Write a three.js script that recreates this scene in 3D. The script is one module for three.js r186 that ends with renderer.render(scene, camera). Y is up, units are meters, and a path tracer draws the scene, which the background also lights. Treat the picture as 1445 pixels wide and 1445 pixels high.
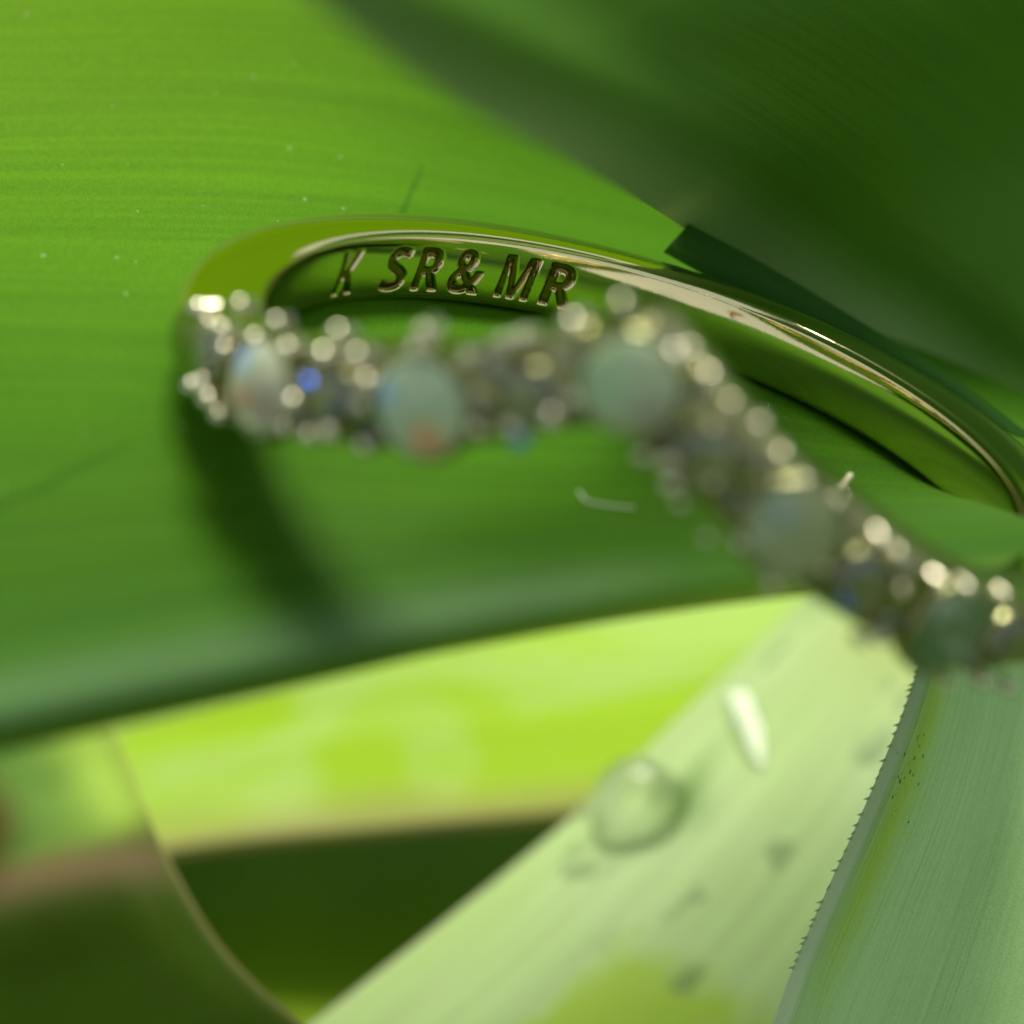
import * as THREE from 'three';
import { mergeGeometries } from 'three/addons/utils/BufferGeometryUtils.js';

// ---------------------------------------------------------------- camera, sky, sun, exposure
const MM = 0.001, SUBJECT = 80, FRAME = 21.9;              // millimetres: distance to the ring's centre, width of the picture there
const renderer = new THREE.WebGLRenderer();
renderer.toneMapping = THREE.LinearToneMapping;
renderer.toneMappingExposure = 1.22;
renderer.shadowMap.enabled = true;
const scene = new THREE.Scene();
const camera = new THREE.PerspectiveCamera(2 * THREE.MathUtils.radToDeg(Math.atan(FRAME / 2 / SUBJECT)), 1, 0.005, 60);
const PITCH = THREE.MathUtils.degToRad(-35);
camera.rotation.x = PITCH;
camera.position.set(0, 0.25, 0).add(new THREE.Vector3(0, 0, SUBJECT * MM).applyEuler(camera.rotation));
camera.focus = 0.0864;
camera.userData.fStop = 47;
camera.updateMatrixWorld(true);
const V = (x, y, z) => new THREE.Vector3(x, y, z);
const sunDirection = V(-0.01, 0.92, 0.04).applyEuler(camera.rotation).normalize();   // high, from behind the plant
{ // hazy bright daylight: white near the sun and the horizon, pale blue elsewhere
  const W = 512, H = 256, d = new Float32Array(W * H * 4), p = new THREE.Vector3();
  for (let y = 0, i = 0; y < H; y++) for (let x = 0; x < W; x++, i += 4) {
    const up = ((y + 0.5) / H - 0.5) * Math.PI, t = ((x + 0.5) / W - 0.5) * 2 * Math.PI;
    p.set(Math.cos(up) * Math.cos(t), Math.sin(up), Math.cos(up) * Math.sin(t));
    const g = Math.max(0, p.dot(sunDirection)), low = Math.exp(-Math.max(0, p.y) * 3), glow = 0.9 * Math.pow(g, 40) + 0.22 * Math.pow(g, 5);
    d[i] = 0.34 + 0.25 * low + glow; d[i + 1] = 0.4 + 0.22 * low + glow * 0.97; d[i + 2] = 0.43 + 0.16 * low + glow * 0.88; d[i + 3] = 1;
  }
  const t = new THREE.DataTexture(d, W, H, THREE.RGBAFormat, THREE.FloatType);
  t.mapping = THREE.EquirectangularReflectionMapping; t.magFilter = t.minFilter = THREE.LinearFilter; t.wrapS = THREE.RepeatWrapping; t.needsUpdate = true;
  scene.background = t; scene.environment = t;
}
const sun = new THREE.DirectionalLight(new THREE.Color().setRGB(1, 0.95, 0.84), 4.0);
sun.position.copy(sunDirection).multiplyScalar(0.5).add(V(0, 0.25, 0));
sun.target.position.set(0, 0.25, 0);
sun.castShadow = true; sun.shadow.radius = 48;
Object.assign(sun.shadow.camera, { left: -0.06, right: 0.06, top: 0.06, bottom: -0.06, near: 0.01, far: 1 });
scene.add(sun, sun.target);

// ---------------------------------------------------------------- helpers
const SIDE = 1445;
// a point given by where it was measured in the picture and its own distance from the lens, in mm
const at = (x, y, d) => V((x - SIDE / 2) / SIDE * FRAME * d / SUBJECT, -(y - SIDE / 2) / SIDE * FRAME * d / SUBJECT, -d).multiplyScalar(MM).applyMatrix4(camera.matrixWorld);
const hash = (x, y, s) => { let t = Math.imul(x, 374761393) ^ Math.imul(y, 668265263) ^ Math.imul(s, 974634541); t = Math.imul(t ^ (t >>> 13), 1274126177); return ((t ^ (t >>> 16)) >>> 0) / 4294967296; };
function noise(x, y, s = 1) {
  const ix = Math.floor(x), iy = Math.floor(y), fx = x - ix, fy = y - iy, a = fx * fx * (3 - 2 * fx), b = fy * fy * (3 - 2 * fy);
  return (hash(ix, iy, s) * (1 - a) + hash(ix + 1, iy, s) * a) * (1 - b) + (hash(ix, iy + 1, s) * (1 - a) + hash(ix + 1, iy + 1, s) * a) * b;
}
const fbm = (x, y, s, n = 4) => { let v = 0, a = 0.5, t = 0; for (let i = 0; i < n; i++, a /= 2, x *= 2.03, y *= 2.03) { v += a * noise(x, y, s + i); t += a; } return v / t; };
const step = (x, a, b) => { const t = Math.min(1, Math.max(0, (x - a) / (b - a))); return t * t * (3 - 2 * t); };
const mix = (a, b, t) => a.map((x, i) => x + (b[i] - x) * t);
const numbers = {};
const numbered = (n) => { const k = numbers[n] = (numbers[n] ?? -1) + 1; return k ? `${n}_${String(k).padStart(3, '0')}` : n; };
function thing(name, label, category, group) {
  const o = new THREE.Group(); o.name = numbered(name); o.userData = { label, category };
  if (group) o.userData.group = group;
  scene.add(o); return o;
}
function part(name, geometry, material, parent, label) {
  const m = new THREE.Mesh(geometry, material); m.name = numbered(name); m.castShadow = m.receiveShadow = true;
  if (label) m.userData.label = label;
  parent.add(m); return m;
}
// linear colours from f(u, v) in a texture
const gamma = (c) => Math.round(255 * Math.min(1, Math.max(0, c <= 0.0031308 ? c * 12.92 : 1.055 * Math.pow(c, 1 / 2.4) - 0.055)));
function paint(w, h, f, repeat) {
  const d = new Uint8Array(w * h * 4);
  for (let y = 0, i = 0; y < h; y++) for (let x = 0; x < w; x++, i += 4) { const c = f((x + 0.5) / w, (y + 0.5) / h); d[i] = gamma(c[0]); d[i + 1] = gamma(c[1]); d[i + 2] = gamma(c[2]); d[i + 3] = 255; }
  const t = new THREE.DataTexture(d, w, h); t.colorSpace = THREE.SRGBColorSpace; t.magFilter = THREE.LinearFilter; t.minFilter = THREE.LinearFilter;
  if (repeat) t.wrapS = t.wrapT = THREE.RepeatWrapping;
  t.needsUpdate = true; return t;
}
function heights(w, h, f) {
  const d = new Uint8Array(w * h * 4);
  for (let y = 0, i = 0; y < h; y++) for (let x = 0; x < w; x++, i += 4) { d[i] = d[i + 1] = d[i + 2] = Math.round(255 * Math.min(1, Math.max(0, f((x + 0.5) / w, (y + 0.5) / h)))); d[i + 3] = 255; }
  const t = new THREE.DataTexture(d, w, h); t.magFilter = THREE.LinearFilter; t.minFilter = THREE.LinearFilter; t.wrapS = t.wrapT = THREE.RepeatWrapping; t.needsUpdate = true; return t;
}
// smooth curve through a list of vectors
const cubic = (a, b, c, d, t) => b.clone().addScaledVector(c.clone().sub(a), t / 2).addScaledVector(a.clone().multiplyScalar(2).addScaledVector(b, -5).addScaledVector(c, 4).sub(d), t * t / 2).addScaledVector(b.clone().sub(c).multiplyScalar(3).add(d).sub(a), t * t * t / 2);
function along(list, t) {
  const n = list.length - 1, s = Math.min(n - 1e-9, Math.max(0, t * n)), i = Math.floor(s);
  const p = (k) => k < 0 ? list[0].clone().multiplyScalar(2).sub(list[1]) : k > n ? list[n].clone().multiplyScalar(2).sub(list[n - 1]) : list[k];
  return cubic(p(i - 1), p(i), p(i + 1), p(i + 2), s - i);
}
// a leaf blade: rows of control points from one margin (v = 0) to the other; a closed body that thins to its margins
function blade(rows, thick, nu = 110, nv = 80, ripple) {
  const ctl = rows.map((r) => r.map((p) => at(...p)));
  const P = [], N = [], surf = (u, v) => along(ctl.map((r) => along(r, u)), v);
  const lines = []; for (let i = 0; i <= nu; i++) lines.push(ctl.map((r) => along(r, i / nu)));
  const eye = camera.position;
  for (let j = 0; j <= nv; j++) for (let i = 0; i <= nu; i++) P.push(along(lines[i], j / nv));
  const id = (i, j) => j * (nu + 1) + i, cl = (x, n) => Math.min(n, Math.max(0, x));
  for (let j = 0; j <= nv; j++) for (let i = 0; i <= nu; i++) {
    const a = P[id(cl(i + 1, nu), j)].clone().sub(P[id(cl(i - 1, nu), j)]), b = P[id(i, cl(j + 1, nv))].clone().sub(P[id(i, cl(j - 1, nv))]);
    N.push(a.cross(b).normalize());
  }
  const mid = id(nu >> 1, nv >> 1), out = N[mid].dot(eye.clone().sub(P[mid])) > 0 ? 1 : -1;
  if (ripple) for (let k = 0; k < P.length; k++) P[k].addScaledVector(N[k], out * MM * ripple((k % (nu + 1)) / nu, Math.floor(k / (nu + 1)) / nv));
  const pos = [], uv = [], idx = [];
  for (const side of [0, 1]) for (let j = 0; j <= nv; j++) for (let i = 0; i <= nu; i++) {
    const k = id(i, j), e = Math.min(i / nu, 1 - i / nu, j / nv, 1 - j / nv), t = thick * Math.sqrt(Math.min(1, e / 0.08));
    const p = P[k].clone().addScaledVector(N[k], -out * side * t * MM);
    pos.push(p.x, p.y, p.z); uv.push(i / nu, j / nv);
  }
  const m = (nu + 1) * (nv + 1);
  for (let j = 0; j < nv; j++) for (let i = 0; i < nu; i++) {
    const a = id(i, j), b = id(i + 1, j), c = id(i + 1, j + 1), d = id(i, j + 1);
    if (out > 0) idx.push(a, b, c, a, c, d, a + m, c + m, b + m, a + m, d + m, c + m); else idx.push(a, c, b, a, d, c, a + m, b + m, c + m, a + m, c + m, d + m);
  }
  const g = new THREE.BufferGeometry();
  g.setAttribute('position', new THREE.Float32BufferAttribute(pos, 3)); g.setAttribute('uv', new THREE.Float32BufferAttribute(uv, 2));
  g.setIndex(idx); g.computeVertexNormals();
  g.userData = { surf, P, N, out, nu, nv };
  return g;
}
const cells = heights(512, 512, (u, v) => 0.5 * hash(Math.floor(u * 256), Math.floor(v * 256), 3) + 0.5 * noise(u * 90, v * 90, 9));
const ribs = heights(1024, 1024, (u, v) => 0.45 * noise(v * 95, u * 2.5, 201) + 0.3 * noise(v * 240, u * 6, 203) + 0.1 * noise(u * 300, v * 300, 205) + 0.15 * hash(Math.floor(u * 512), Math.floor(v * 512), 207));
function leafMaterial(map, o = {}) {
  const { grain = [14, 14], bump = 0.00001, ribbed, ...rest } = o, b = ribbed ? ribs : cells.clone(); if (!ribbed) { b.repeat.set(...grain); b.needsUpdate = true; }
  return new THREE.MeshPhysicalMaterial({ map, roughness: 0.55, bumpMap: b, bumpScale: bump, ior: 1.4, specularIntensity: 0.4, ...rest });
}

// ---------------------------------------------------------------- ground under the plant, outside the picture
const soil = paint(256, 256, (u, v) => { const n = fbm(u * 30, v * 30, 5); return [0.04 + 0.04 * n, 0.07 + 0.06 * n, 0.015 + 0.015 * n]; }, true);
soil.repeat.set(200, 200);
const ground = new THREE.Mesh(new THREE.CircleGeometry(50, 48).rotateX(-Math.PI / 2), new THREE.MeshStandardMaterial({ map: soil, roughness: 1 }));
ground.name = 'ground'; ground.userData.kind = 'structure'; ground.receiveShadow = true; scene.add(ground);

// ---------------------------------------------------------------- the plant
const plant = thing('rosette_plant', 'green rosette plant with broad smooth leaves that cradles the gold ring', 'plant');
const vein = (v, u, s, k) => 0.6 * noise(v * k, u * 2.2, s) + 0.4 * noise(v * k * 2.7, u * 4, s + 3);
// the ring's resting plane: depth at a picture point, for the leaf beneath it
const RX = V(0.9523, -0.3051, 0), RY = V(0.2827, 0.8826, 0.3756), RZ = V(-0.1146, -0.3577, 0.9268), RC = V(2.429, 0.889, -80);
function rest(x, y, below = 0.06) {
  const dir = V((x - SIDE / 2) / SIDE * FRAME / SUBJECT, -(y - SIDE / 2) / SIDE * FRAME / SUBJECT, -1), o = RC.clone().addScaledVector(RY, -below);
  return [x, y, o.dot(RY) / dir.dot(RY)];
}
// main leaf
let mainLeaf;
{
  const rows = [
    [[-260, 1130, 66.6], [-60, 1078, 68.2], [350, 985, 71.8], [700, 905, 74], [1080, 842, 76.2], [1500, 800, 77]],
    [[-260, 1060, 66.4], [-60, 1010, 68.2], [350, 925, 71.9], [700, 858, 74.3], [1080, 800, 76.6], [1500, 765, 77.8]],
    [[-260, 930, 67.8], [-60, 900, 69.8], [350, 830, 73.2], [700, 780, 75.6], [1080, 745, 78.2], [1500, 735, 79.2]],
    [[-260, 640, 73.5], [-60, 640, 74.8], [350, 640, 77], rest(700, 660), rest(1080, 665), rest(1500, 690)],
    [[-260, 420, 80], [-60, 420, 81], rest(350, 430), rest(700, 430), rest(1080, 500), rest(1500, 640)],
    [[-260, 200, 87], [-60, 200, 88], [350, 200, 91], [700, 250, 93.5], [1080, 350, 96.5], [1500, 520, 98]],
    [[-260, -20, 90.5], [-60, -20, 92], [350, -20, 95], [700, 30, 96.6], [1080, 130, 99.5], [1500, 300, 101.5]],
    [[-260, -90, 91.5], [-60, -90, 93], [350, -90, 95.8], [700, -40, 97.4], [1080, 60, 99.8], [1500, 230, 102]],
  ];
  const dust = []; for (let k = 0; k < 110; k++) dust.push([0.18 + 0.5 * hash(k, 1, 61), 0.4 + 0.5 * hash(k, 2, 61), 0.0006 + 0.0013 * hash(k, 3, 61) ** 2]);
  const darkLines = [[0.322, 0.437, 0.264, 0.399, 0.007], [0.264, 0.399, 0.19, 0.37, 0.009], [0.542, 0.712, 0.534, 0.69, 0.003], [0.534, 0.69, 0.522, 0.655, 0.0045]];   // thin dark lines
  const map = paint(1536, 1024, (u, v) => {
    const s = vein(v, u, 11, 60), m = fbm(u * 7, v * 7, 21), f = hash(Math.floor(u * 760), Math.floor(v * 760), 2);
    let c = mix([0.04, 0.14, 0.0015], [0.066, 0.195, 0.002], 0.5 * s + 0.5 * m);
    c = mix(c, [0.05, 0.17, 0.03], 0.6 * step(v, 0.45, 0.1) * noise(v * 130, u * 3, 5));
    c = mix(c, [0.19, 0.35, 0.14], 0.6 * step(u, 0.8, 0.6) * step(v, 0.28, 0.16) * step(v, 0.03, 0.12));  // waxy bloom together with the fold's sky sheen, painted as a pale band
    c = mix(c, [0.135, 0.29, 0.002], 0.8 * step(v, 0.45, 0.95) * step(u, 0.85, 0.2));  // sun glow towards the upper left, painted into the leaf colour
    c = c.map((x, k) => x * (0.7 + 0.32 * step(v, 0.3, 0.6) + 0.16 * (noise(v * 260, u * 5, 15) - 0.5)) * (0.9 + 0.2 * f));  // shade under the jewels painted in: darker towards the lower margin
    for (const [a, b, r] of dust) if (Math.abs(u - a) < 0.004 && Math.abs(v - b) < 0.004 && Math.hypot(u - a, v - b) < r) c = mix(c, [0.3, 0.38, 0.2], 0.5);
    for (const [a, b, p, q, r] of darkLines) { const t = Math.min(1, Math.max(0, ((u - a) * (p - a) + (v - b) * (q - b)) / ((p - a) ** 2 + (q - b) ** 2))), e = Math.hypot(u - a - t * (p - a), v - b - t * (q - b)); if (e < r) c = mix(c, [0.02, 0.085, 0.001], 0.55 * step(e, r * (0.5 + 0.7 * t), 0)); }
    c = mix(c, [0.1, 0.2, 0.01], 0.5 * step(v, 0.12, 0.05));
    return mix(c, [0.2, 0.2, 0.03], 0.7 * step(v, 0.012, 0.003));
  });
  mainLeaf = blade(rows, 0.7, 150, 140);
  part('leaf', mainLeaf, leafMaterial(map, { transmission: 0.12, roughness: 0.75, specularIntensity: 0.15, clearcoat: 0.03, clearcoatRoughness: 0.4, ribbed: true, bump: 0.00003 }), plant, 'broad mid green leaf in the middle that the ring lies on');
}
// overhanging dark leaf, upper right
{
  const rows = [
    [[300, -130, 59], [450, 5, 62], [640, 140, 67], [820, 235, 74], [965, 322, 90], [1120, 440, 93.5], [1300, 545, 94.5], [1600, 760, 93.5]],
    [[390, -165, 62], [550, -38, 63], [750, 85, 68.4], [920, 172, 76.5], [1060, 255, 89], [1200, 360, 93.5], [1360, 470, 95], [1625, 680, 93.5]],
    [[520, -220, 69], [700, -100, 69], [900, 20, 75], [1060, 100, 83], [1190, 190, 90], [1310, 290, 94], [1450, 400, 95], [1660, 600, 93.5]],
    [[800, -350, 73], [950, -230, 78], [1150, -100, 84], [1300, 0, 89], [1420, 90, 94], [1540, 190, 97], [1640, 300, 97], [1740, 460, 95]],
    [[1000, -600, 78], [1200, -420, 84], [1400, -280, 90], [1550, -150, 94], [1680, -40, 97], [1800, 60, 99], [1900, 180, 99], [1950, 300, 97]],
  ];
  const map = paint(1024, 512, (u, v) => {
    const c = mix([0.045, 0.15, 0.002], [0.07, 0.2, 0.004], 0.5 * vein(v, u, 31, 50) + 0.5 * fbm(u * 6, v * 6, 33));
    return mix(c, [0.28, 0.42, 0.16], 0.65 * step(v, 0.3, 0.0)).map((x) => x * (0.93 + 0.14 * hash(Math.floor(u * 500), Math.floor(v * 400), 2)));  // sheen and haze along the margin painted in as paler green
  });
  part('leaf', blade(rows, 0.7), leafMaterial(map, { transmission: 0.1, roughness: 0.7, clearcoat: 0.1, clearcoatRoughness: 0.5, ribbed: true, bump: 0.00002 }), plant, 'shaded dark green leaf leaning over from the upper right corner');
  const shadowStrip = [  // the ring's shadow on this leaf, built as a dark strip
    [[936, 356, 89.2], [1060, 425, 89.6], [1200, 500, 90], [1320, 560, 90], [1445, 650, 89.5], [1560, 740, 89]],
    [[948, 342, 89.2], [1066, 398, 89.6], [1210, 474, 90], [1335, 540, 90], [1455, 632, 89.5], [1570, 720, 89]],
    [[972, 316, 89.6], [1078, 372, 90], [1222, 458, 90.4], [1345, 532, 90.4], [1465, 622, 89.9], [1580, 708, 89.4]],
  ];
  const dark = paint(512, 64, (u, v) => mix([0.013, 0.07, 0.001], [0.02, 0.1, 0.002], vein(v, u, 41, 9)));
  part('leaf', blade(shadowStrip, 0.25, 70, 14), leafMaterial(dark, { roughness: 0.45, grain: [20, 3] }), plant, 'narrow dark green strip with a square end standing for the ring shadow behind the gold shank');
}
// tall sunlit leaf behind, above the picture: what the polished band mirrors
{
const rows = [[[-1400, -60, 126], [-200, -50, 128], [1100, 0, 130], [2600, 150, 131]], [[-1700, -600, 132], [-300, -580, 134], [1200, -540, 136], [2800, -400, 137]], [[-1800, -1400, 142], [-300, -1400, 144], [1300, -1400, 146], [2900, -1200, 146]], [[-1700, -2800, 158], [-300, -2800, 160], [1300, -2800, 162], [2800, -2500, 162]], [[-1400, -4600, 176], [-300, -4800, 178], [1300, -4800, 180], [2500, -4400, 180]]];
  part('leaf', blade(rows, 0.8, 60, 50), leafMaterial(paint(512, 256, (u, v) => mix([0.12, 0.27, 0.001], [0.17, 0.35, 0.002], 0.5 * vein(v, u, 111, 40) + 0.5 * fbm(u * 5, v * 5, 113))), { transmission: 0.1, roughness: 1, specularIntensity: 0.05 }), plant, 'tall green leaf standing behind the ring above the picture');
}
// lime leaf in the sun below
{
  const rows = [
    [[-180, 1300, 111.6], [0, 1268, 111.6], [250, 1206, 111.6], [550, 1174, 111.6], [830, 1152, 111.0], [1180, 1120, 110.0]],
    [[-180, 1272, 112.0], [0, 1240, 112.0], [250, 1180, 112.0], [550, 1148, 112.0], [830, 1125, 111.4], [1180, 1090, 110.4]],
    [[-180, 1150, 115.0], [0, 1120, 115.4], [250, 1070, 115.6], [550, 1030, 115.6], [830, 1010, 115.0], [1180, 980, 114.0]],
    [[-180, 1000, 120.0], [0, 960, 120.0], [250, 920, 120.0], [550, 890, 120.0], [830, 880, 120.0], [1180, 850, 119.0]],
    [[-180, 850, 127.0], [0, 800, 127.0], [250, 780, 127.0], [550, 760, 127.0], [830, 740, 127.0], [1180, 720, 126.0]],
  ];
  const map = paint(1024, 512, (u, v) => {
    const pale = step(fbm(u * 7 + 3 + 1.6 * noise(u * 9, v * 5, 53), v * 6 + 1.6 * noise(u * 8, v * 7, 54), 51), 0.36, 0.66), dull = step(fbm(u * 5, v * 7 + 4, 57), 0.55, 0.72);
    let c = mix([0.34, 0.56, 0.008], [0.4, 0.6, 0.11], pale);
    c = mix(c, [0.3, 0.42, 0.04], 0.55 * dull).map((x) => x * (0.88 + 0.24 * vein(v, u, 151, 45)));
    return mix(c, [0.42, 0.36, 0.13], 0.9 * step(v, 0.4, 0.14));
  });
  part('leaf', blade(rows, 0.6), leafMaterial(map, { transmission: 0.3, roughness: 0.95 }), plant, 'bright lime leaf in full sun below the middle leaf');
}
// shaded leaf behind the gap
{
  const rows = [[[-300, 1800, 98], [400, 1800, 100], [1000, 1800, 104]], [[-300, 1500, 108], [400, 1500, 110], [1000, 1480, 112]], [[-300, 1300, 114], [400, 1280, 116], [1000, 1200, 118]], [[-300, 1000, 124], [400, 1000, 126], [1000, 1000, 126]]];
  const map = paint(256, 256, (u, v) => mix([0.15, 0.27, 0.001], [0.22, 0.36, 0.002], fbm(u * 6, v * 6, 61)));
  part('leaf', blade(rows, 0.6, 60, 50), leafMaterial(map), plant, 'dark olive leaf in the shade under the lime leaf');
}
// left lower leaf with a thin cream margin
{
  const rows = [
    [[120, 960, 102], [172, 1060, 100.5], [205, 1140, 99.4], [245, 1225, 98.4], [305, 1325, 97.4], [372, 1398, 96.6], [440, 1455, 96], [560, 1560, 95]],
    [[90, 965, 102.2], [138, 1070, 100.6], [172, 1150, 99.2], [210, 1238, 98], [266, 1340, 97.2], [330, 1415, 96.5], [398, 1475, 96], [515, 1585, 95]],
    [[20, 980, 103], [60, 1090, 100.6], [90, 1175, 98.4], [120, 1255, 97.2], [160, 1370, 97], [210, 1460, 96.8], [270, 1530, 96.4], [380, 1650, 95]],
    [[-200, 1020, 105], [-180, 1130, 101], [-170, 1230, 97.8], [-160, 1320, 97], [-140, 1430, 97], [-100, 1540, 97], [-60, 1620, 97], [0, 1760, 96]],
  ];
  const map = paint(768, 512, (u, v) => {
    const lime = step(u, 0.38, 0.27), brown = Math.exp(-Math.pow((u + 0.03 * v - 0.4) / 0.055, 2));
    let c = mix([0.055, 0.115, 0.002], [0.085, 0.165, 0.003], fbm(u * 8, v * 6, 71));
    c = mix(c, [0.46, 0.7, 0.09], lime * step(v + 0.3 * (fbm(u * 9, v * 3, 75) - 0.5), 0.95, 0.45));  // sunlit upper part painted lime over the olive of the shaded part
    c = mix(c, [0.08, 0.2, 0.03], 0.85 * lime * step(v, 0.3, 0.8));  // shade on the far side painted as a dark green patch
    c = mix(c, [0.3, 0.2, 0.1], 0.75 * brown);
    c = mix(c, [0.16, 0.22, 0.05], 0.7 * step(v, 0.24, 0.02) * (1 - lime));
    return mix(c, [0.5, 0.4, 0.14], 0.9 * step(v, 0.05, 0.015));
  });
  part('leaf', blade(rows, 0.5), leafMaterial(map, { transmission: 0.15, roughness: 0.9 }), plant, 'olive leaf with a thin cream margin in the lower left corner');
}
// brown withered tip at the left edge
{
  const rows = [[[-120, 1060, 58.0], [-60, 1130, 58.0], [-50, 1200, 58.0], [-100, 1300, 58.0]], [[-110, 1060, 58.0], [-8, 1120, 57.5], [6, 1200, 57.5], [-70, 1310, 58.0]], [[-140, 1050, 59.0], [8, 1130, 59.6], [14, 1190, 59.6], [-120, 1330, 59.0]]];
  part('leaf', blade(rows, 0.3, 30, 16), leafMaterial(paint(64, 64, (u, v) => mix([0.2, 0.09, 0.02], [0.32, 0.16, 0.04], fbm(u * 6, v * 6, 81)))), plant, 'brown withered leaf tip at the left edge');
}
// pale leaf with the water drops
let paleLeaf;
{
  const rows = [
    [[1180, 780, 109.7], [1115, 862, 108.6], [970, 1000, 106.8], [810, 1150, 104.9], [625, 1300, 103.0], [445, 1440, 101.3], [250, 1600, 99.3]],
    [[1205, 790, 109.1], [1140, 872, 108.0], [998, 1012, 106.1], [842, 1165, 104.1], [665, 1320, 102.2], [490, 1465, 100.4], [300, 1630, 98.3]],
    [[1290, 800, 108.6], [1240, 900, 107.0], [1120, 1050, 105.0], [985, 1210, 102.7], [830, 1380, 100.4], [680, 1520, 98.6], [500, 1690, 96.4]],
    [[1410, 830, 107.7], [1370, 940, 106.0], [1270, 1110, 103.4], [1160, 1280, 101.0], [1030, 1450, 98.6], [900, 1600, 96.5], [740, 1770, 94.2]],
    [[1600, 870, 106.1], [1540, 1000, 104.1], [1450, 1180, 101.3], [1350, 1360, 98.7], [1240, 1530, 96.2], [1120, 1690, 93.9], [960, 1850, 91.8]],
  ];
  const map = paint(1024, 768, (u, v) => {
    const wax = fbm(u * 6, v * 5 + 2, 91), lime = step(0.55 * fbm(u * 13 + 1, v * 9, 95) + 0.75 * Math.exp(-Math.pow((u - 0.72) / 0.12, 2) - Math.pow((v - 0.66) / 0.22, 2)), 0.44, 0.82);
    let c = mix([0.42, 0.61, 0.18], [0.52, 0.69, 0.31], wax);
    c = c.map((x) => x * (0.88 + 0.24 * vein(v, u, 191, 45)));
    c = mix(c, [0.37, 0.57, 0.005], 0.9 * lime);
    c = mix(c, [0.4, 0.5, 0.05], 0.7 * step(u, 0.32, 0.1) * step(v, 0.2, 0.5));
    c = mix(c, [0.12, 0.2, 0.06], 0.6 * step(fbm(u * 13, v * 11, 97), 0.66, 0.8));
    { const a = (u - 0.44) * 0.75 + (v - 0.385), b = (u - 0.44) - (v - 0.385) * 0.75; c = mix(c, [0.1, 0.25, 0.004], 0.9 * Math.exp(-Math.pow(a / 0.075, 2) - Math.pow((b + 3.5 * a * a) / 0.04, 2))); }  // crescent seen through the drop, its refraction painted on the leaf
    return mix(c, [0.5, 0.5, 0.3], 0.8 * step(v, 0.06, 0.0));
  });
  paleLeaf = blade(rows, 0.6);
  part('leaf', paleLeaf, leafMaterial(map, { transmission: 0.15, roughness: 0.9, clearcoat: 0.15, clearcoatRoughness: 0.3 }), plant, 'pale waxy leaf with water drops and lime patches');
}
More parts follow.
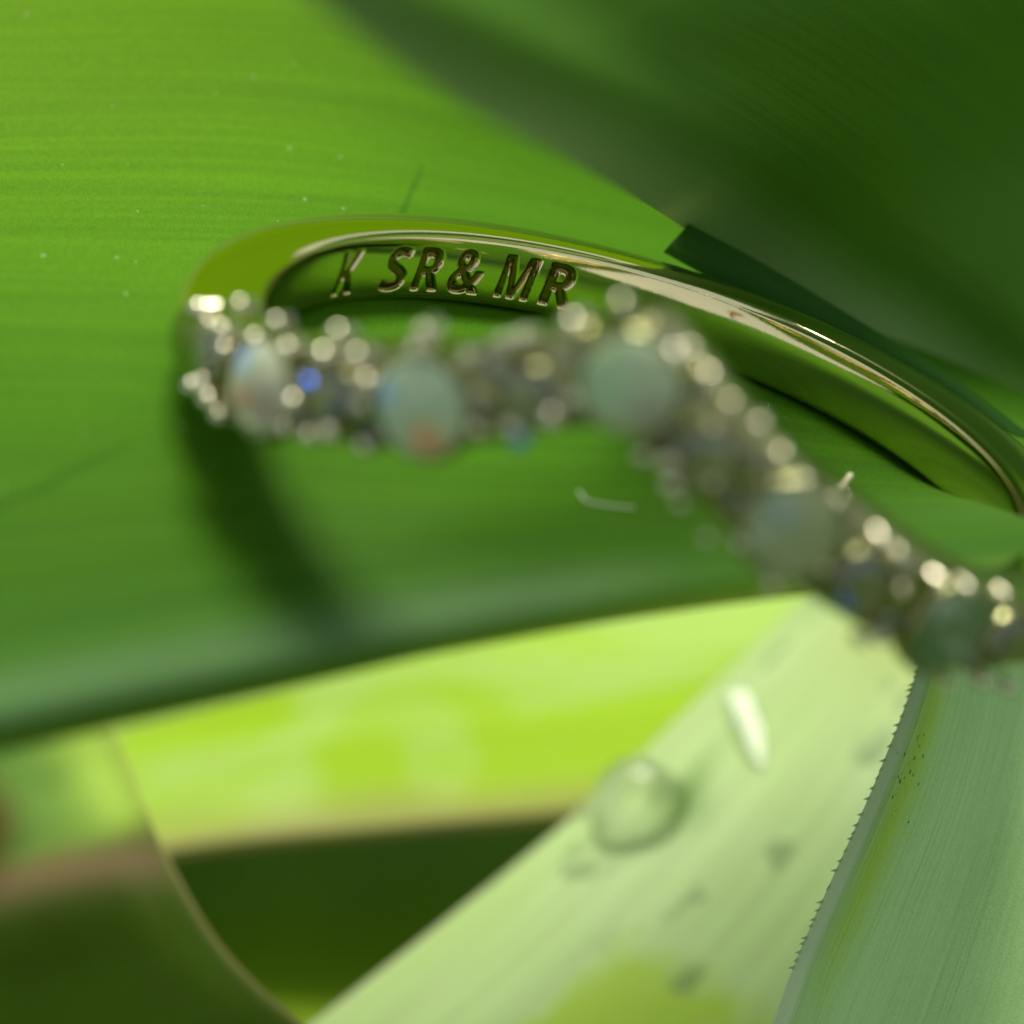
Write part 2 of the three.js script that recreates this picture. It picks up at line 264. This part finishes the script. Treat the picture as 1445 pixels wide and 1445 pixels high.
// bluish leaf with the toothed margin, lower right
{
  const rows = [
    [[1330, 800, 91], [1305, 900, 89.4], [1281, 985, 88.3], [1232, 1110, 87.4], [1174, 1240, 86.6], [1125, 1350, 86], [1085, 1455, 85.6], [1010, 1620, 85]],
    [[1356, 800, 91], [1330, 900, 89.2], [1307, 990, 88], [1260, 1120, 87], [1204, 1250, 86.2], [1155, 1362, 85.6], [1116, 1468, 85.2], [1042, 1630, 84.6]],
    [[1400, 800, 91.4], [1380, 900, 89.8], [1365, 1000, 88.6], [1325, 1140, 87.4], [1272, 1275, 86.4], [1225, 1390, 85.6], [1180, 1495, 85], [1110, 1660, 84.2]],
    [[1500, 810, 92], [1490, 910, 90.4], [1470, 1020, 89], [1430, 1170, 87.6], [1385, 1310, 86.4], [1340, 1440, 85.4], [1300, 1550, 84.6], [1240, 1720, 83.6]],
    [[1720, 830, 91], [1710, 960, 89], [1690, 1090, 87.4], [1660, 1240, 86], [1620, 1390, 84.6], [1580, 1540, 83.4], [1540, 1660, 82.4], [1480, 1840, 81]],
  ];
  const specks = [];
  for (let k = 0; k < 60; k++) specks.push([0.4 + 0.09 * (hash(k, 1, 7) + hash(k, 2, 7) - 1), 0.27 + 0.14 * (hash(k, 3, 7) + hash(k, 4, 7) - 1), 0.0008 + 0.0022 * hash(k, 5, 7) ** 3]);
  const map = paint(1536, 1024, (u, v) => {
    const s = noise(v * 120, u * 9, 101), m = fbm(u * 8, v * 8, 103), f = hash(Math.floor(u * 700), Math.floor(v * 700), 4);
    let c = mix([0.31, 0.55, 0.18], [0.41, 0.66, 0.26], 0.45 * s + 0.55 * m);
    c = mix(c, [0.3, 0.5, 0.015], 0.8 * Math.exp(-Math.pow((v - 0.29 - 0.04 * u) / 0.08, 2)) * step(u, 0.95, 0.5));
    c = mix(c, [0.64, 0.76, 0.46], 0.75 * step(v, 0.22, 0.14));
    c = c.map((x) => x * (0.9 + 0.2 * f));
    for (const [a, b, r] of specks) if (Math.abs(u - a) < 0.004 && Math.abs(v - b) < 0.006 && Math.hypot(u - a, (v - b) * 0.72) < r) c = [0.02, 0.03, 0.01];
    return c;
  });
  const g = blade(rows, 0.55, 150, 90), leaf = part('leaf', g, leafMaterial(map, { roughness: 0.6, clearcoat: 0.25, clearcoatRoughness: 0.4, ribbed: true, bump: 0.00003 }), plant, 'bluish green leaf with tiny margin teeth in the lower right');
  const mat = new THREE.MeshPhysicalMaterial({ color: new THREE.Color().setRGB(0.5, 0.62, 0.34), roughness: 0.95, transmission: 0.4 }), { surf } = g.userData;
  const tooth = new THREE.ConeGeometry(1, 1, 7, 3).translate(0, 0.5, 0);
  { const p = tooth.attributes.position; for (let i = 0; i < p.count; i++) p.setX(i, p.getX(i) + 0.9 * p.getY(i) ** 2); tooth.computeVertexNormals(); }
  for (let k = 0; k < 34; k++) {
    const u = 0.2 + 0.55 * (k + 0.8 * hash(k, 9, 1)) / 34, p = surf(u, 0.004), q = surf(u + 0.01, 0.004), inn = surf(u, 0.05);
    const t = q.sub(p).normalize(), o = p.clone().sub(inn); o.addScaledVector(t, -o.dot(t)).normalize();
    const m = part('spine', tooth, mat, leaf), s = (0.4 + 0.9 * hash(k, 8, 2)) * MM;
    m.position.copy(p).addScaledVector(o, -0.03 * MM); m.quaternion.setFromRotationMatrix(new THREE.Matrix4().makeBasis(t, o, t.clone().cross(o))); m.scale.set(0.055 * MM, 0.15 * s, 0.05 * MM);
  }
}
// ---------------------------------------------------------------- the ring
const ring = thing('opal_ring', 'gold ring with five opals and bead prongs lying on the green leaf, inscription inside', 'ring');
ring.matrixAutoUpdate = true;
ring.position.copy(RC.clone().multiplyScalar(MM).applyMatrix4(camera.matrixWorld));
ring.quaternion.setFromRotationMatrix(new THREE.Matrix4().makeBasis(RX, RY, RZ)).premultiply(camera.quaternion);
const DEG = Math.PI / 180, RI = 8.3, MIDDLE = 0.87, PEAK = -3.5;
const table = (list, x) => { let i = 1; while (i < list.length - 1 && x > list[i][0]) i++; const [a, p] = list[i - 1], [b, q] = list[i], t = Math.min(1, Math.max(0, (x - a) / (b - a))); const m = (k) => k <= 0 || k >= list.length - 1 ? 0 : (list[k + 1][1] - list[k - 1][1]) / (list[k + 1][0] - list[k - 1][0]); const h = b - a, t2 = t * t, t3 = t2 * t; return (2 * t3 - 3 * t2 + 1) * p + (t3 - 2 * t2 + t) * h * m(i - 1) + (3 * t2 - 2 * t3) * q + (t3 - t2) * h * m(i); };
const away = (deg) => { let d = Math.abs(((deg - PEAK) % 360 + 540) % 360 - 180); return d; };
// height of the band's middle and its half width: a wishbone that rises to a peak at the front
const heightAt = (deg) => table([[0, 5.5], [5, 5.15], [10, 4.65], [21, 3.55], [33, 2.7], [44, 1.95], [56, 1.35], [68, 0.98], [84, MIDDLE], [180, MIDDLE]], away(deg));
const halfAt = (deg) => table([[0, 1.2], [44, 1.12], [62, 0.95], [80, 0.87], [180, 0.87]], away(deg));
const round = (r, h, deg) => V(Math.sin(deg * DEG) * r, h, Math.cos(deg * DEG) * r);
const gold = new THREE.MeshPhysicalMaterial({ color: new THREE.Color().setRGB(0.88, 0.76, 0.42), metalness: 1, roughness: 0.05 });
const scratches = heights(512, 512, (u, v) => 0.55 + 0.3 * (fbm(u * 4, v * 220, 5, 3) - 0.5) + 0.3 * (noise(u * 180, v * 180, 7) - 0.5));
{ const b = scratches.clone(); b.repeat.set(8, 1); b.needsUpdate = true; gold.bumpMap = b; gold.bumpScale = 0.0000008; }
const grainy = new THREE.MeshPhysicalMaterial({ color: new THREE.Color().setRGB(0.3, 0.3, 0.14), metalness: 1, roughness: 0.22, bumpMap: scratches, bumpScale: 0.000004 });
const polished = new THREE.MeshPhysicalMaterial({ color: new THREE.Color().setRGB(0.66, 0.62, 0.46), metalness: 1, roughness: 0.16 });
const LETTER = [-171, -108], BULGE = 0.1;
{
  // profile: [outward from the inner wall, height as a share of the half width]
  const prof = [[0.64 * BULGE, -0.8], [0.16 * BULGE, -0.4], [0, 0], [0.16 * BULGE, 0.4], [0.64 * BULGE, 0.8], [0.03 + 0.75 * BULGE, 0.9], [0.1 + 0.85 * BULGE, 0.97], [0.24, 1.0], [0.4, 1.0], [0.7, 0.985], [1.0, 0.95], [1.3, 0.89], [1.55, 0.8], [1.74, 0.66], [1.86, 0.45], [1.92, 0.2], [1.93, 0], [1.92, -0.2], [1.86, -0.45], [1.74, -0.66], [1.55, -0.8], [1.3, -0.89], [1, -0.95], [0.7, -0.985], [0.4, -1], [0.24, -1], [0.1 + 0.85 * BULGE, -0.97], [0.03 + 0.75 * BULGE, -0.9]];
  const n = 756, k = prof.length, pos = [], uv = [], idx = [], headIdx = [];
  for (let i = 0; i <= n; i++) {
    const deg = -180 + 360 * i / n, h = heightAt(deg), w = halfAt(deg), head = step(away(deg), 70, 50);
    for (let j = 0; j <= k; j++) {
      const [o, z] = prof[j % k];
      const r = RI + (o > 1 ? 1 + (o - 1) * (1 - 0.12 * head) : o), p = round(r * MM, (h + z * w) * MM, deg);
      pos.push(p.x, p.y, p.z); uv.push(i / n, j / k);
    }
  }
  for (let i = 0; i < n; i++) for (let j = 0; j < k; j++) {
    const mid = -180 + 360 * (i + 0.5) / n;
    if (j < 4 && mid > LETTER[0] && mid < LETTER[1]) continue;                // the engraved piece goes here
    const a = i * (k + 1) + j, b = a + k + 1;
    (j > 6 && j < 27 && away(mid) < 72 ? headIdx : idx).push(a, a + 1, b, b, a + 1, b + 1);
  }
  const g = new THREE.BufferGeometry();
  g.setAttribute('position', new THREE.Float32BufferAttribute(pos, 3)); g.setAttribute('uv', new THREE.Float32BufferAttribute(uv, 2)); g.setIndex([...idx, ...headIdx]); g.computeVertexNormals();
  const nn = g.attributes.normal;                                             // close the seams
  for (let i = 0; i <= n; i++) { const a = i * (k + 1), b = a + k, v = V(nn.getX(a) + nn.getX(b), nn.getY(a) + nn.getY(b), nn.getZ(a) + nn.getZ(b)).normalize(); nn.setXYZ(a, v.x, v.y, v.z); nn.setXYZ(b, v.x, v.y, v.z); }
  for (let j = 0; j <= k; j++) { const a = j, b = n * (k + 1) + j, v = V(nn.getX(a) + nn.getX(b), nn.getY(a) + nn.getY(b), nn.getZ(a) + nn.getZ(b)).normalize(); nn.setXYZ(a, v.x, v.y, v.z); nn.setXYZ(b, v.x, v.y, v.z); }
  // plain wall beside the letters keeps an exactly radial normal
  for (let i = 0; i <= n; i++) { const deg = (-180 + 360 * i / n) * DEG; if (away(deg / DEG) > 84) for (let j = 0; j < 5; j++) { const q = V(-Math.sin(deg), 2 * BULGE * prof[j][1] / 0.87, -Math.cos(deg)).normalize(); nn.setXYZ(i * (k + 1) + j, q.x, q.y, q.z); } }
  const head = g.clone(); head.setIndex(headIdx); g.setIndex(idx);
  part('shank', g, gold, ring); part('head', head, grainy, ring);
}
{ // the engraved piece of the inner wall: letters cut into it as real grooves
  const from = Math.ceil((LETTER[0] + 180) * 756 / 360 - 0.5) * 360 / 756 - 180, to = Math.floor((LETTER[1] + 180) * 756 / 360 + 0.5) * 360 / 756 - 180;
  const zr = 0.8 * 0.87, W = 1600, H = 320, cv = document.createElement('canvas'); cv.width = W; cv.height = H;
  const c = cv.getContext('2d'); c.fillStyle = '#000'; c.fillRect(0, 0, W, H); c.textAlign = 'center'; c.textBaseline = 'middle'; c.fillStyle = '#fff';
  const perDeg = W / (to - from), perZ = H / (2 * zr), cap = 1.08;
  for (const [ch, deg, wide, soft] of [['K', -120.4, 0.8, 0.8], ['S', -131.8, 0.82, 1], ['R', -138.2, 0.84, 1], ['&', -145.6, 0.9, 1], ['M', -154.6, 1.02, 1], ['R', -161.6, 0.86, 1]]) {
    c.save();
    c.font = 'bold 200px sans-serif';
    const m = c.measureText(ch), width = wide / (RI * DEG) * perDeg;
    c.translate((to - deg) * perDeg, H / 2 + (deg < -150 ? 4 : 8)); c.transform(1, 0, -0.05, 1, 0, 0); c.scale(width / m.width, cap * perZ / 146); c.globalAlpha = soft; c.fillText(ch, 0, 2); c.restore();
  }
  const px = c.getImageData(0, 0, W, H).data, get = (x, y) => px[(Math.min(H - 1, Math.max(0, y)) * W + Math.min(W - 1, Math.max(0, x))) * 4] / 255;
  // blurred depth so that the groove walls slope
  let f = new Float32Array(W * H); for (let y = 0; y < H; y++) for (let x = 0; x < W; x++) f[y * W + x] = get(x, y);
  for (const [dx, dy] of [[1, 0], [0, 1], [1, 0], [0, 1]]) { const o = new Float32Array(W * H); for (let y = 0; y < H; y++) for (let x = 0; x < W; x++) { let s = 0; for (let q = -5; q <= 5; q++) s += f[Math.min(H - 1, Math.max(0, y + q * dy)) * W + Math.min(W - 1, Math.max(0, x + q * dx))]; o[y * W + x] = s / 11; } f = o; }
  const nu = 640, nv = 128, pos = [], uv = [], idx = [], col = [], nor = [];
  const depth = (i, j) => { const x = Math.round(i / nu * (W - 1)), y = Math.round(j / nv * (H - 1)), e = Math.min(1, Math.min(i, nu - i, j, nv - j) / 3); return e * f[y * W + x]; };
  const CUT = 0.075, place = (i, j) => round((RI + BULGE * (0.8 * (1 - 2 * j / nv)) ** 2 + CUT * depth(i, j) * (0.94 + 0.12 * noise(i * 0.12, j * 0.12, 5))), MIDDLE + zr * (1 - 2 * j / nv), to + (from - to) * i / nu);
  for (let j = 0; j <= nv; j++) for (let i = 0; i <= nu; i++) {
    const p = place(i, j), d = depth(i, j);
    pos.push(p.x * MM, p.y * MM, p.z * MM); uv.push(i / nu * 0.175 * 1, j / nv * 0.14);
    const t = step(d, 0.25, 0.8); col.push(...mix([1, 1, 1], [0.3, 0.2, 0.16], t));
    const a = place(Math.min(nu, i + 1), j).sub(place(Math.max(0, i - 1), j)), b = place(i, Math.min(nv, j + 1)).sub(place(i, Math.max(0, j - 1))), q = b.cross(a).normalize();
    if (q.dot(V(p.x, 0, p.z)) > 0) q.negate();
    nor.push(q.x, q.y, q.z);
  }
  for (let j = 0; j < nv; j++) for (let i = 0; i < nu; i++) { const a = j * (nu + 1) + i, b = a + nu + 1; idx.push(a, b, a + 1, b, b + 1, a + 1); }
  const g = new THREE.BufferGeometry();
  g.setAttribute('position', new THREE.Float32BufferAttribute(pos, 3)); g.setAttribute('normal', new THREE.Float32BufferAttribute(nor, 3)); g.setAttribute('uv', new THREE.Float32BufferAttribute(uv, 2)); g.setAttribute('color', new THREE.Float32BufferAttribute(col, 3)); g.setIndex(idx);
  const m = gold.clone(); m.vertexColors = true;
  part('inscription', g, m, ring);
}
// seats, stones and bead prongs sit on the head; each faces outwards
const SURF = 9.98;
function facing(o, deg, h, r) {
  o.position.copy(round(r * MM, h * MM, deg));
  const out = round(1, 0, deg), tan = V(Math.cos(deg * DEG), 0, -Math.sin(deg * DEG));
  o.quaternion.setFromRotationMatrix(new THREE.Matrix4().makeBasis(tan, out, tan.clone().cross(out)));
  return o;
}
const mm = (g) => g.scale(MM, MM, MM);
const collar = (r) => mm(new THREE.LatheGeometry([[r - 0.05, -0.25], [r + 0.13, -0.25], [r + 0.12, 0.06], [r + 0.07, 0.16], [r + 0.01, 0.19], [r - 0.05, 0.15], [r - 0.06, 0]].map(([x, y]) => new THREE.Vector2(x, y)), 40));
const opalCollar = collar(0.95), gemCollar = collar(0.56);
const dome = new THREE.SphereGeometry(1, 48, 24, 0, Math.PI * 2, 0, Math.PI / 2);
{ const p = dome.attributes.position, u = dome.attributes.uv; for (let i = 0; i < p.count; i++) u.setXY(i, 0.5 + 0.5 * p.getX(i), 0.5 - 0.5 * p.getZ(i)); dome.scale(0.96, 0.36, 0.96).scale(MM, MM, MM); }
function opalMap(seed, base, glow, spot) {
  return paint(160, 160, (u, v) => {
    let c = mix(base, glow, step(fbm(u * 4, v * 4, seed), 0.35, 0.65));
    c = mix(c, [0.55, 0.68, 0.5], 0.5 * step(fbm(u * 5 + 7, v * 5, seed + 5), 0.55, 0.7));
    for (const [x, y, r, k] of spot) c = mix(c, k, Math.exp(-((u - x) ** 2 + (v - y) ** 2) / (r * r)));
    return c;
  });
}
const ORANGE = [0.85, 0.36, 0.14], SKYBLUE = [0.35, 0.62, 0.95], MINT = [0.44, 0.68, 0.4];
const opals = [
  [-46.6, 2.0, opalMap(3, [0.54, 0.62, 0.36], [0.7, 0.74, 0.5], [[0.42, 0.36, 0.13, ORANGE], [0.78, 0.45, 0.25, [0.5, 0.38, 0.28]], [0.2, 0.72, 0.16, SKYBLUE]]), 'mint opal with an orange fleck, first from the left'],
  [-24.6, 3.5, opalMap(13, [0.4, 0.58, 0.32], [0.54, 0.68, 0.42], [[0.72, 0.26, 0.17, ORANGE], [0.1, 0.5, 0.14, SKYBLUE]]), 'aqua opal with an orange patch low on its right'],
  [-3.8, 5.55, opalMap(23, [0.48, 0.6, 0.3], [0.6, 0.68, 0.42], [[0.3, 0.45, 0.25, MINT], [0.8, 0.3, 0.25, [0.4, 0.4, 0.3]]]), 'pale mint opal at the peak of the wishbone'],
  [17.2, 3.6, opalMap(33, [0.28, 0.36, 0.15], [0.4, 0.45, 0.21], [[0.3, 0.7, 0.2, [0.34, 0.44, 0.34]]]), 'opal tinted grey teal for its shade, fourth from the left'],  // shading painted into the darker tints of this opal and the next
  [41.0, 1.85, opalMap(43, [0.1, 0.2, 0.05], [0.16, 0.26, 0.09], []), 'opal tinted dark green for its shade, at the right edge'],
];
for (const [deg, h, map, label] of opals) {
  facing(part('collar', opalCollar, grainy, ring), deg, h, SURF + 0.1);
  facing(part('opal', dome, new THREE.MeshPhysicalMaterial({ map, roughness: 0.95, transmission: 0.25, clearcoat: 0.3, clearcoatRoughness: 0.15 }), ring, label), deg, h, SURF + 0.18);
}
// a brilliant cut stone
function brilliant() {
  const pts = [], idx = [], ringOf = (n, r, y, turn) => { const s = pts.length / 3; for (let i = 0; i < n; i++) { const a = (i + turn) / n * 2 * Math.PI; pts.push(Math.cos(a) * r, y, Math.sin(a) * r); } return s; };
  pts.push(0, 0.2, 0); const T = ringOf(8, 0.32, 0.2, 0), K = ringOf(8, 0.48, 0.12, 0.5), G = ringOf(16, 0.57, 0.0, 0), P = ringOf(8, 0.28, -0.26, 0.5); pts.push(0, -0.44, 0); const C = pts.length / 3 - 1;
  for (let i = 0; i < 8; i++) {
    const j = (i + 1) % 8, g = G + 2 * i, g1 = G + 2 * i + 1, g2 = G + (2 * i + 2) % 16;
    idx.push(0, T + j, T + i, T + i, T + j, K + i, T + i, K + i, g, K + i, T + j, g2, K + i, g1, g, K + i, g2, g1);
    idx.push(g, g1, P + i, g1, g2, P + i, P + i, g2, P + j, P + i, P + j, C);
  }
  const g = new THREE.BufferGeometry(); g.setAttribute('position', new THREE.Float32BufferAttribute(pts, 3)); g.setIndex(idx);
  const f = g.toNonIndexed(); f.computeVertexNormals(); return mm(f);
}
const gemShape = brilliant();
const gem = (c, thick) => new THREE.MeshPhysicalMaterial({ color: new THREE.Color().setRGB(...c), roughness: 0.0, transmission: 1, thickness: 0.001, ior: 2.2 });
const gems = [gem([0.86, 0.96, 1], 230), gem([0.93, 1, 0.97], 200)];
[[-59, 1.62], [-35.8, 2.72], [-13.6, 4.55], [6.2, 4.6], [27, 2.8], [52, 1.4]].forEach(([deg, h], i) => {
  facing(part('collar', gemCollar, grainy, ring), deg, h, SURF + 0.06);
  facing(part('diamond', gemShape, gems[i % 2], ring), deg, h, SURF + 0.22).rotateY(0.4 * i);
});
[[-52.5, 2.3], [-41, 2.6], [-40.4, 1.9], [-30, 2.4], [-29.4, 3.5], [-18.6, 3.9], [-18, 4.7], [-9.6, 5.5], [-8.8, 4.6], [1.8, 5.5], [2.2, 4.7], [10.8, 3.8], [11.6, 4.7], [22.6, 3.9], [21.8, 2.7], [32.6, 3.0], [33, 1.9], [47.4, 1.0], [47, 2.2]].forEach(([deg, h], i) => facing(part('diamond', gemShape, gems[i % 2], ring), deg, h, SURF + 0.1).rotateY(0.7 * i).scale.setScalar(0.5));
const flash = new THREE.MeshPhysicalMaterial({ color: new THREE.Color().setRGB(0.12, 0.25, 0.95), metalness: 0.8, roughness: 0.12 });  // colour flashes of the clear stones, added as blue metallic facets
for (const [deg, h, k] of [[-39.4, 2.75, 0.5], [-34.8, 2.6, 0.42], [-13, 3.72, 0.5], [26, 2.35, 0.55]]) facing(part('blue_flash', gemShape, flash, ring, 'added blue facet standing for a flash of the clear stones'), deg, h, SURF + 0.3).rotateY(deg).scale.set(k * 0.4, k * 0.6, k * 0.7);
const bead = mm(mergeGeometries([new THREE.SphereGeometry(0.2, 24, 16), new THREE.CylinderGeometry(0.17, 0.22, 0.35, 14, 1, true).translate(0, -0.19, 0)]));
const upper = [[-55.8, 3.0], [-49.7, 2.76], [-47.6, 3.3], [-43.8, 3.07], [-38.3, 3.4], [-37.7, 3.93], [-33.8, 3.77], [-27.2, 4.45], [-27.1, 4.82], [-21, 4.84], [-18, 5.35], [-16.2, 5.59], [-11.5, 6.19], [-7.4, 6.88], [-0.5, 6.34], [0.9, 6.47], [3.6, 6.1], [6.6, 5.75], [10.2, 5.47], [13.4, 5.0], [16.7, 4.59], [21, 4.38], [27.2, 3.72], [29.9, 3.47], [36.6, 2.93], [40.9, 2.78], [47.5, 2.56]];
const lower = [[-60.2, 0.81], [-55.3, 0.94], [-52.3, 0.87], [-45.8, 1.32], [-40.7, 1.65], [-37, 1.81], [-34.5, 2.11], [-29.7, 2.25], [-17.6, 3.63], [-14.3, 3.92], [-10.5, 4.39], [-0.4, 4.29], [2.3, 4.31], [3.4, 3.91], [4.9, 3.61], [7.4, 4.21], [8.8, 3.05], [12.2, 3.14], [17.2, 2.44], [29.6, 1.55], [31.7, 1.69], [43.7, 0.63], [49.5, 0.61], [55.5, 0.3]];
const inner = [[-65, 2.14], [-60.3, 2.19], [-56.6, 2.35], [-57.5, 1.1], [-54.9, 2.08], [-40.6, 2.2], [-31.4, 2.96], [-31.6, 3.4], [22, 3.0], [32, 2.7], [-9, 4.9]];
for (const [deg, h] of [...upper, ...lower, ...inner]) {
  const off = Math.abs(h - heightAt(deg)), m = facing(part('prong', bead, polished, ring), deg, h, SURF + 0.3 - 0.25 * Math.max(0, off - 0.9));
  m.rotateZ(0.25 * (hash(Math.round(deg * 10), 1, 3) - 0.5)); m.rotateX(0.25 * (hash(Math.round(deg * 10), 2, 3) - 0.5)); m.scale.setScalar((0.8 + 0.35 * hash(Math.round(deg * 10), 4, 3)) * (1 - 0.3 * step(deg, 0, 10)));
}
// ---------------------------------------------------------------- water drops and fibres
const water = new THREE.MeshPhysicalMaterial({ color: 0xffffff, roughness: 0.0, transmission: 1, thickness: 0.001, ior: 1.33 });
function drop(name, label, u, v, w, l, h, turn) {
  const { surf, out } = paleLeaf.userData, p = surf(u, v), du = surf(u + 0.005, v).sub(p).normalize(), dv = surf(u, v + 0.005).sub(p), n = du.clone().cross(dv).normalize().multiplyScalar(out);
  const t = thing(name, label, 'water drop');
  t.position.copy(p); t.quaternion.setFromRotationMatrix(new THREE.Matrix4().makeBasis(du, n, du.clone().cross(n))); t.rotateY(turn);
  const g = new THREE.SphereGeometry(1, 40, 28), q = g.attributes.position;
  for (let i = 0; i < q.count; i++) { const y = q.getY(i); q.setXYZ(i, q.getX(i) * l * (1 + 0.16 * q.getX(i) + 0.14 * Math.sin(3 * Math.atan2(q.getZ(i), q.getX(i)) + l * 5)), y > 0 ? y * h : y * 0.1, q.getZ(i) * w * (1 + 0.12 * q.getX(i))); }
  g.scale(MM, MM, MM); g.computeVertexNormals();
  part('water', g, water, t);
}
drop('water_drop', 'big clear water drop near the upper edge of the pale leaf', 0.455, 0.3, 1.35, 1.4, 1.15, 0.2);
drop('water_drop', 'long flat water drop with a white glint on the pale leaf below the ring', 0.324, 0.356, 0.44, 1.6, 0.045, 0.9);
drop('water_drop', 'tiny water drop on the margin of the pale leaf', 0.485, 0.05, 0.35, 0.4, 0.2, 0);
function fibre(name, label, pts, r, color, closed) {
  const c = new THREE.CatmullRomCurve3(pts.map((p) => at(...p))), m = new THREE.Mesh(new THREE.TubeGeometry(c, 24, r * MM, 8), new THREE.MeshStandardMaterial({ color: new THREE.Color().setRGB(...color), roughness: 0.7 }));
  m.name = numbered(name); m.userData = { label, category: 'fibre' }; m.castShadow = m.receiveShadow = true; scene.add(m);
}
fibre('fibre', 'short straight cream fibre inside the ring on the right', [[1181, 696, 81.9], [1190, 684, 82.3], [1200, 671, 82.8]], 0.075, [0.7, 0.62, 0.4]);
{ // a fine curled hair lying on the leaf under the wishbone's peak
  const { surf } = mainLeaf.userData, lift = RY.clone().applyQuaternion(camera.quaternion).multiplyScalar(0.03 * MM);
  const c = new THREE.CatmullRomCurve3([[0.662, 0.398], [0.668, 0.38], [0.676, 0.374], [0.69, 0.366], [0.704, 0.36]].map(([u, v]) => surf(u, v).add(lift)));
  const m = new THREE.Mesh(new THREE.TubeGeometry(c, 40, 0.022 * MM, 6), new THREE.MeshStandardMaterial({ color: new THREE.Color().setRGB(0.5, 0.6, 0.4), roughness: 0.7 }));
  m.name = numbered('fibre'); m.userData = { label: 'fine pale curled hair on the leaf below the middle opal', category: 'fibre' }; scene.add(m);
}
renderer.render(scene, camera);
